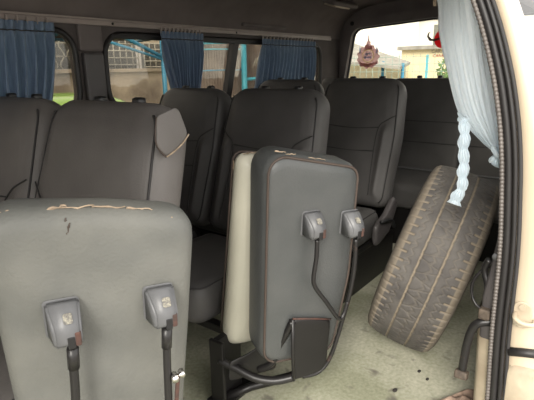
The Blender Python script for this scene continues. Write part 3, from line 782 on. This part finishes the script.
# near curtain: drawn to a tie on the pillar
nc = empty('curtain', Matrix.Translation((1.22, .25, 1.2))); tag(nc, 'blue curtain with daylight painted into its pale cloth, tied back against the door pillar', 'curtain')
TOPL = [(1.46, .53, 1.20), (1.455, .492, 1.121), (1.43, .472, 1.04), (1.39, .432, .945), (1.33, .372, .825), (1.26, .292, .765), (1.205, .240, .747)]
TOPR = [(1.20, .355, 1.24), (1.20, .310, 1.13), (1.195, .278, 1.03), (1.195, .262, .95), (1.19, .245, .87), (1.188, .233, .79), (1.19, .226, .745)]
L_ = catmull(TOPL, 8); R_ = catmull(TOPR, 8)
bm = bmesh.new(); A = []; nu = 150
for j, (l, r) in enumerate(zip(L_, R_)):
    v = j / (len(L_) - 1); row = []
    w = (l - r).length
    for i in range(nu + 1):
        u = i / nu; p = r.lerp(l, u)
        sag = math.sin(PI * u) * .02 * math.sin(PI * v)
        amp = .008 * (1 - .5 * v) 
        d = amp * math.sin(2 * PI * (u ** .9) * 13 + math.sin(v * 4) * .7) + .35 * amp * math.sin(2 * PI * u * 31 + v * 3)
        nrm = Vector((-.66, .75, 0)); row.append(bm.verts.new(p + nrm * (d + sag)))
    A.append(row)
for r0, r1 in zip(A[:-1], A[1:]):
    for i in range(nu): bm.faces.new((r0[i], r0[i + 1], r1[i + 1], r1[i]))
bm_obj('cloth', bm, 'curtain_lit', nc, world=True)
# tie with a small knot and gathered tail ends below
bm = bmesh.new()
for k in range(7):
    a = k / 6 * PI * 1.1 - .3
    p0 = Vector((1.188, .234, .748)); p1 = p0 + Vector((-.004 + .002 * k, .020 - .0055 * k, -.016 - .010 * math.sin(a)))
    tube(bm, catmull([p0, p0.lerp(p1, .5) + Vector((-.006, 0, .002)), p1], 4), lambda i: .0035 + .0012 * min(i, 5), 6, flat=.6)
bm_obj('tail', bm, 'curtain_lit', nc, world=True)
tubeobj('tie_band', catmull([(1.178, .251, .765), (1.168, .238, .750), (1.176, .222, .742), (1.20, .224, .744), (1.206, .245, .755)], 5, True), .005, 'curtain_lit', nc, 8, True, world=True)
tubeobj('brass_hook', [(1.20, .20, .752), (1.19, .236, .753)], .0025, 'rust', nc, 6, world=True)
bm = bmesh.new(); box(bm, (1.462, .506, 1.15), (.012, .006, .075), .001); bm_obj('hem_tape', bm, 'tear', nc, world=True)
# ruffled sash hanging from the curtain edge
sp = [(1.335, .375, .828), (1.29, .365, .823), (1.26, .352, .815), (1.245, .345, .79), (1.245, .342, .755), (1.245, .340, .72), (1.245, .338, .685), (1.243, .337, .655), (1.24, .345, .625), (1.24, .352, .602)]
sp = [(x, y - .010, z) for x, y, z in sp]; sp = catmull(sp, 10); bm = bmesh.new(); n = len(sp); A = []
for i, p in enumerate(sp):
    t = i / (n - 1); tt = (sp[min(i + 1, n - 1)] - sp[max(i - 1, 0)]).normalized()
    view = Vector((-.93, -.30, .2)).normalized(); side = tt.cross(view).normalized()
    puff = abs(math.sin(t * PI * 8.5)); wdt = .0085 + .0055 * puff + (.005 * max(0, (t - .86) / .14))
    row = []
    for k in range(17):
        q = k / 16 * 2 - 1
        row.append(bm.verts.new(p + side * q * wdt + view * (.006 * puff * math.cos(q * PI / 2) + .0028 * math.sin(q * 14 + i * .3))))
    A.append(row)
for r0, r1 in zip(A[:-1], A[1:]):
    for k in range(16): bm.faces.new((r0[k], r0[k + 1], r1[k + 1], r1[k]))
sa = bm_obj('sash', bm, 'curtain_lit'); md = sa.modifiers.new('s', 'SOLIDIFY'); md.thickness = .0025
sa.data.transform(nc.matrix_world.inverted()); sa.parent = nc; sa.name = 'sash'

# ================================================================== REAR WINDOW DECALS
XD = RX - .006
def film(name, pts, m, parent, x=XD, t=.0015, holes=None):
    me = plate(pts, holes or [], t); return finish(name, me, m, parent, False, T=axes((x, 0, 0), (0, -1, 0), (0, 0, 1), (-1, 0, 0)), world=False)
em = empty('crest_ornament'); tag(em, 'rose and gold crest ornament with a tall spire on the left of the rear window', 'ornament')
cy, cz = -1.520, 1.004     # local plate x = -world y
def circ(a, b, r, s=1.0, n=28, wob=0, k=0): return [(a + (r + wob * math.cos(k * 2 * PI * i / n)) * math.cos(2 * PI * i / n), b + s * (r + wob * math.cos(k * 2 * PI * i / n)) * math.sin(2 * PI * i / n)) for i in range(n)]
dy = .012
film('backing', circ(cy, cz + .008, .080, .95, 72, .007, 11), 'rosefilm', em, holes=[circ(cy, cz + .014, .045)])
film('spire', [(cy - .030, cz + .055), (cy - .024, cz + .085), (cy - .016, cz + .088), (cy - .014, cz + .107), (cy - .006, cz + .110), (cy - .0025, cz + .15), (cy + .0025, cz + .15), (cy + .006, cz + .110), (cy + .014, cz + .107), (cy + .016, cz + .088), (cy + .024, cz + .085), (cy + .030, cz + .055)], 'rosefilm', em, XD - .001)
film('gold_ring', circ(cy, cz + .014, .046), 'goldfilm', em, XD - .0025, holes=[circ(cy, cz + .014, .037)])
film('centre', circ(cy, cz + .014, .036), 'rosefilm', em, XD - .004)
for (a, b, r) in ((-.010, .026, .012), (.012, .028, .010), (-.018, .004, .011), (.004, .004, .009), (.020, .006, .009)):
    film('figure', circ(cy + a, cz + b, r, .9, 14, .003, 4), 'bluefilm', em, XD - .0055)
for s in (-1, 1):
    film('side_spire', [(cy + s * .060 - .006, cz + .03), (cy + s * .062 - .004, cz + .060), (cy + s * .064, cz + .088), (cy + s * .062 + .005, cz + .060), (cy + s * .062 + .008, cz + .03)], 'bluefilm', em, XD - .0025)
film('garland', [(cy - .076, cz - .022), (cy - .056, cz - .050), (cy - .03, cz - .056), (cy, cz - .064), (cy + .03, cz - .056), (cy + .056, cz - .050), (cy + .076, cz - .022), (cy + .03, cz - .034), (cy, cz - .040), (cy - .03, cz - .034)], 'rosefilm', em, XD - .003)
film('ribbon', [(cy - .03, cz - .046), (cy, cz - .052), (cy + .03, cz - .046), (cy + .026, cz - .032), (cy, cz - .038), (cy - .026, cz - .032)], 'goldfilm', em, XD - .0045)
rs = empty('round_sticker'); tag(rs, 'round red sticker with horned white skull and red lettering on the rear window', 'sticker')
ry, rz = -1.025, 1.105
film('red_disc', circ(ry, rz, .050, 1.08, 40), 'redfilm', rs)
film('skull', [(ry - .016, rz + .022), (ry + .016, rz + .022), (ry + .012, rz - .004), (ry + .006, rz - .030), (ry - .006, rz - .030), (ry - .012, rz - .004)], 'whitefilm', rs, XD - .002)
for s in (-1, 1):
    film('horn', [(ry + s * .014, rz + .012), (ry + s * .040, rz + .002), (ry + s * .068, rz + .004), (ry + s * .084, rz + .020), (ry + s * .082, rz + .038), (ry + s * .070, rz + .048), (ry + s * .090, rz + .040), (ry + s * .096, rz + .018), (ry + s * .080, rz - .008), (ry + s * .045, rz - .012), (ry + s * .014, rz - .002)][::s], 'hornfilm', rs, XD - .003)
TT = axes((XD - .001, -(ry - .062), rz - .082), (0, -1, 0), (0, 0, 1), (-1, 0, 0))
finish('lettering', textmesh('CARABAO', .030), 'greyfilm', rs, False, T=TT)
TT = axes((XD - .001, -(ry - .052), rz - .108), (0, -1, 0), (0, 0, 1), (-1, 0, 0))
finish('lettering', textmesh('CARABAO', .026), 'redfilm', rs, False, T=TT)

# ================================================================== FLOOR BITS
bm = bmesh.new(); pad(bm, rpoly([(1.215, .345), (1.30, .30), (1.36, .27), (1.37, .215), (1.28, .205), (1.16, .225), (1.12, .30)], .02), .016, .007, .004, 0, 90, 14, lambda a, b: .006 * math.sin(a * 130 + b * 60) + .005 * math.sin(b * 170), lambda a, b, c: Vector((a - .02, b + .01, .012 + c)))
tag(bm_obj('rag', bm, 'rag'), 'crumpled rusty brown rag on the floor at the foot of the pillar', 'rag')
for (x, y, r, lab) in ((1.355, .435, .008, 'small dark speck on the floor below the tyre, larger one'), (1.33, .40, .007, 'small dark speck on the floor right of the larger speck below the tyre'), (1.22, .46, .010, 'dark lump of dirt on the floor near the bottom picture edge')):
    bm = bmesh.new(); pad(bm, [Vector((x + r * (1 + .3 * math.sin(3 * k)) * math.cos(k * PI / 6), y + r * .7 * math.sin(k * PI / 6))) for k in range(12)], .004, .002, .001, 0, 24, 3, None, lambda a, b, c: Vector((a, b, .0022 + c)))
    tag(bm_obj('dirt_speck', bm, 'dirt'), lab, 'dirt', 'specks on the floor')

# ================================================================== OUTSIDE
GZ = -.62
bm = bmesh.new(); box(bm, (4, 0, GZ - .05), (60, 60, .1)); struct(bm_obj('ground', bm, 'concrete', smooth=False))
# --- far side: stained wall with the house and its grilles behind
bm = bmesh.new(); box(bm, (2.6, 6.1, (.93 + GZ) / 2), (6.4, .15, .93 - GZ), .01); box(bm, (2.6, 6.08, .95), (6.4, .22, .05), .01)
tag(bm_obj('garden_wall', bm, 'stainwall', smooth=False), 'stained beige concrete wall beyond the left side windows', 'wall')
hs = empty('house', Matrix.Translation((3, 8, GZ))); tag(hs, 'beige house with white ornamental window grilles beyond the concrete wall', 'house')
boxobj('house_wall', (2.0, 8.5, 1.0), (12, 1.0, 3.3), 'housewall', hs, 0, world=True)
def grille(x0, x1, z0, z1, y, style):
    g = boxobj('window', ((x0 + x1) / 2, y + .10, (z0 + z1) / 2), (x1 - x0, .03, z1 - z0), 'darkwin', hs, 0, world=True)
    bm = bmesh.new(); nx = max(3, int((x1 - x0) / .13))
    for i in range(nx + 1):
        x = x0 + (x1 - x0) * i / nx
        if style: tube(bm, [(x + .045 * math.sin(k * .9 + i * PI), y, z0 + (z1 - z0) * k / 14) for k in range(15)], .012, 5)
        else: tube(bm, [(x, y, z0), (x, y, z1)], .011, 5)
    for k in range(6 if not style else 4):
        z = z0 + (z1 - z0) * k / (5 if not style else 3); tube(bm, [(x0, y, z), (x1, y, z)], .013, 5)
    bm_obj('grille', bm, 'iron', g, world=False); g.children[0].data.transform(hs.matrix_world.inverted())
grille(3.9, 4.88, .98, 1.62, 7.80, True); grille(5.35, 6.18, .93, 1.55, 7.80, False); grille(6.32, 7.3, .90, 1.45, 7.80, False)
boxobj('white_panel', (6.25, 7.9, 1.18), (.12, .04, .6), 'whitewall', hs, 0, world=True)
# blue canopy frame and its roof
cp = empty('canopy', Matrix.Translation((5.2, 5.9, GZ))); tag(cp, 'blue steel canopy with brown roof above the concrete wall', 'canopy')
bm = bmesh.new(); box(bm, (2.3, 6.75, 1.475), (6.6, 1.6, .03)); bm_obj('roof', bm, 'roofbrown', cp, False, world=True)
def beam(name, a, b, r, m, parent): return tubeobj(name, [a, b], r, m, parent, 6, world=True)
beam('beam', (-1, 7.5, 1.48), (4.95, 7.5, 1.48), .065, 'bluesteel', cp)
beam('post', (5.05, 5.8, GZ), (5.05, 5.8, 1.55), .035, 'bluesteel', cp)
beam('brace', (4.2, 5.8, 1.47), (5.05, 5.8, 1.13), .028, 'bluesteel', cp); beam('brace', (4.1, 5.75, 1.32), (5.05, 5.8, 1.10), .02, 'bluesteel', cp); beam('brace', (5.6, 5.8, 1.40), (5.05, 5.8, 1.12), .028, 'bluesteel', cp)
for x in (0, 1.2, 2.4, 3.6, 4.5, 5.3): beam('rafter', (x, 5.95, 1.44), (x + .5, 7.5, 1.44), .022, 'bluesteel', cp)
# sheet fence with turquoise frame
fn = empty('sheet_fence', Matrix.Translation((7, 6, GZ))); tag(fn, 'weathered corrugated sheet fence in a turquoise frame beyond the middle side window', 'fence')
bm = bmesh.new(); n = 160; A = []
for i in range(n + 1):
    x = 5.6 + 2.5 * i / n; y = 6.0 + .018 * math.sin(i * PI / 2.2); A.append([bm.verts.new((x, y, z)) for z in (GZ, 1.55)])
for a, b in zip(A[:-1], A[1:]): bm.faces.new((a[0], b[0], b[1], a[1]))
bm_obj('corrugated_sheet', bm, 'sheet', fn, False, world=True)
beam('rail', (5.6, 5.90, 1.255), (7.0, 5.90, 1.29), .014, 'cyansteel', fn); beam('rail', (5.6, 5.90, 1.345), (7.3, 5.90, 1.43), .028, 'cyansteel', fn)
beam('rail', (5.6, 5.90, .92), (7.0, 5.90, .93), .014, 'bluesteel', fn)
beam('post', (7.04, 5.88, GZ), (7.04, 5.88, 1.37), .055, 'cyansteel', fn)
beam('rail', (7.05, 5.88, .755), (8.05, 5.88, .765), .032, 'cyansteel', fn)
for k in range(5): beam('stay', (7.30 + .09 * k, 5.9, .95 + .05 * k), (7.42 + .09 * k, 5.9, 1.12 + .05 * k), .010, 'iron', fn)

# --- lime car parked alongside
car = empty('parked_car', Matrix.Translation((2.12, 4.5, GZ)) @ Matrix.Diagonal((1, 1, .935, 1))); tag(car, 'lime green car parked beyond the left side windows, only its roof line showing', 'car')
sec = [(-1.9, .30, .62), (-1.85, .28, .80), (-1.2, .26, .92), (-.75, .26, 1.28), (-.35, .26, 1.44), (.35, .26, 1.455), (.80, .26, 1.40), (1.35, .28, 1.02), (1.85, .30, .88), (1.92, .34, .62)]
bm = bmesh.new(); A = []
ss = catmull(sec, 4)
for x, z0, z1 in ss:
    hgt = z1; row = []
    for (yy, zf) in ((-.78, z0), (-.82, min(.7, hgt * .7)), (-.80, min(.86, hgt - .03)), (-.62, hgt - .06), (-.5, hgt - .01), (0, hgt + .01), (.5, hgt - .01), (.62, hgt - .06), (.80, min(.86, hgt - .03)), (.82, min(.7, hgt * .7)), (.78, z0)):
        row.append(bm.verts.new((x, yy, zf)))
    A.append(row)
for a, b in zip(A[:-1], A[1:]):
    for k in range(10): bm.faces.new((a[k], a[k + 1], b[k + 1], b[k]))
bm.faces.new(A[0]); bm.faces.new(A[-1][::-1])
bm_obj('body', bm, 'lime', car)
for sgn in (-1, 1):
    me = plate([(-1.0, .92), (-.62, 1.28), (-.3, 1.37), (.35, 1.385), (.72, 1.33), (1.15, .98)], [], .02)
    finish('side_windows', me, 'carglass', car, False, T=axes((0, sgn * .73, 0), (1, 0, 0), (0, 0, 1), (0, -1, 0)))
for x in (-1.2, 1.2):
    for y in (-.74, .74):
        bm = bmesh.new(); tube(bm, [(x, y - .1, .30), (x, y + .1, .30)], .30, 24); wh = bm_obj('wheel', bm, 'rubber', car, False)

# --- beyond the rear window
yb = empty('yard_building', Matrix.Translation((10, 4, GZ))); tag(yb, 'low cream yard building beyond the rear window', 'building')
boxobj('building_wall', (11.0, 3.25, .33), (1.5, 1.85, 1.9), 'creamwall', yb, 0, world=True)
boxobj('flat_roof', (10.95, 3.22, 1.30), (1.7, 2.0, .07), 'awning', yb, 0, world=True)
tw = empty('white_building', Matrix.Translation((14, 7, GZ))); tag(tw, 'tall white building beyond the rear window, on the left behind the awning', 'building')
boxobj('building_wall', (15.0, 9.2, 2.0), (2.0, 6.4, 6), 'whitewall', tw, 0, world=True)
for y in (6.3,): boxobj('window', (13.98, y, 2.6), (.06, .5, .45), 'darkwin', tw, 0, world=True)
cb = empty('upper_building', Matrix.Translation((18, 6, GZ))); tag(cb, 'pale building with grey windows in the far background above the cream yard building', 'building')
boxobj('building_wall', (19.0, 5.2, 2.5), (2.0, 7.5, 7), 'whitewall', cb, 0, world=True)
for y, z in ((7.35, 2.05), (5.95, 1.95), (5.2, 2.05), (7.35, 3.2), (5.6, 3.2)):
    boxobj('window', (17.98, y, z), (.06, .45, .75), 'darkwin', cb, 0, world=True)
boxobj('cornice', (17.9, 5.2, 2.62), (.2, 7.5, .10), 'creamwall', cb, 0, world=True)
aw = empty('awning', Matrix.Translation((8.5, 4.6, GZ))); tag(aw, 'sloping grey awning on turquoise posts beyond the rear window', 'awning')
bm = bmesh.new()
v = [(8.2, 5.4, 1.16), (8.2, 3.36, .935), (9.6, 3.72, 1.02), (9.6, 5.9, 1.72)]
f = [bm.verts.new(p) for p in v]; g = [bm.verts.new((p[0], p[1], p[2] - .05)) for p in v]
bm.faces.new(f); bm.faces.new(g[::-1])
for k in range(4): bm.faces.new((f[k], f[(k + 1) % 4], g[(k + 1) % 4], g[k]))
bm_obj('roof_sheet', bm, 'awning', aw, False, world=True)
for y in (5.3, 3.81, 3.43): beam('post', (8.5, y, GZ), (8.5, y, 1.0 + (y - 3.5) * .10), .03, 'bluesteel', aw)
boxobj('backdrop_wall', (9.9, 4.85, .2), (.15, 1.9, 1.6), 'creamwall', aw, 0, world=True)
mf = empty('mesh_fence', Matrix.Translation((7.0, 3.5, GZ))); tag(mf, 'fine wire mesh fence beyond the rear window', 'fence')
bm = bmesh.new()
for k in range(34): tube(bm, [(7.4, 1.4 + k * .11, GZ), (7.4, 1.4 + k * .11, 1.12)], .0035, 4)
for k in range(9): tube(bm, [(7.4, 1.4, .2 + k * .11), (7.4, 5.1, .2 + k * .11)], .0035, 4)
bm_obj('wire_mesh', bm, 'mesh', mf, False, world=True)
beam('post', (7.42, 2.62, GZ), (7.42, 2.62, 1.1), .02, 'cyansteel', mf)
# shrub
bm = bmesh.new()
for k in range(420):
    a, b = random.uniform(0, 2 * PI), random.uniform(-1, 1); r = random.uniform(.6, 1) * .55
    c = Vector((9.3 + r * math.cos(a) * .8, 2.75 + r * math.sin(a) * .55, .35 + b * .75)); d = Vector((random.uniform(-1, 1), random.uniform(-1, 1), random.uniform(-1, 1))).normalized() * .07; e = d.orthogonal().normalized() * .035
    bm.faces.new([bm.verts.new(c - d), bm.verts.new(c + e), bm.verts.new(c + d), bm.verts.new(c - e)])
tube(bm, [(9.3, 2.75, GZ), (9.3, 2.75, .4)], .03, 6)
tag(bm_obj('shrub', bm, 'leaf', None, False), 'leafy green shrub beyond the rear window beside the curtain', 'shrub')

# ================================================================== LIGHT
wd = bpy.data.worlds.new('sky'); S.world = wd; wd.use_nodes = True; nt = wd.node_tree
bg = nt.nodes['Background']; bg.inputs[0].default_value = (1.0, .97, .93, 1); bg.inputs[1].default_value = 1.0
sun = bpy.data.lights.new('sun', 'SUN'); sun.energy = 1.6; sun.angle = math.radians(25); sun.color = (1, .95, .86)
so = bpy.data.objects.new('sun', sun); COL.objects.link(so)
so.rotation_euler = Vector((.80, .33, -.50)).to_track_quat('-Z', 'Y').to_euler()

# ================================================================== CAMERA
F, H, AZ, ROLL, ZC = 480.0, 68.0, 52.5, 1.0, .95
P_ = math.atan((200 - H) / F); a = math.radians(AZ)
f = Vector((math.sin(a) * math.cos(P_), math.cos(a) * math.cos(P_), -math.sin(P_)))
r = Vector((math.cos(a), -math.sin(a), 0)); u = r.cross(f); t = math.radians(ROLL)
r2 = r * math.cos(t) - u * math.sin(t); u2 = u * math.cos(t) + r * math.sin(t)
cam = bpy.data.cameras.new('camera'); cam.sensor_width = 36; cam.lens = 36 * F / 534; cam.clip_start = .02
co = bpy.data.objects.new('camera', cam); COL.objects.link(co); co.matrix_world = axes((0, 0, ZC), r2, u2, -f); S.camera = co
vs_ = S.view_settings; vs_.view_transform = 'Standard'; vs_.look = 'None'; vs_.exposure = 1.5; vs_.gamma = 1
vs_.use_curve_mapping = False
S.cycles.max_bounces = 10; S.cycles.transparent_max_bounces = 12
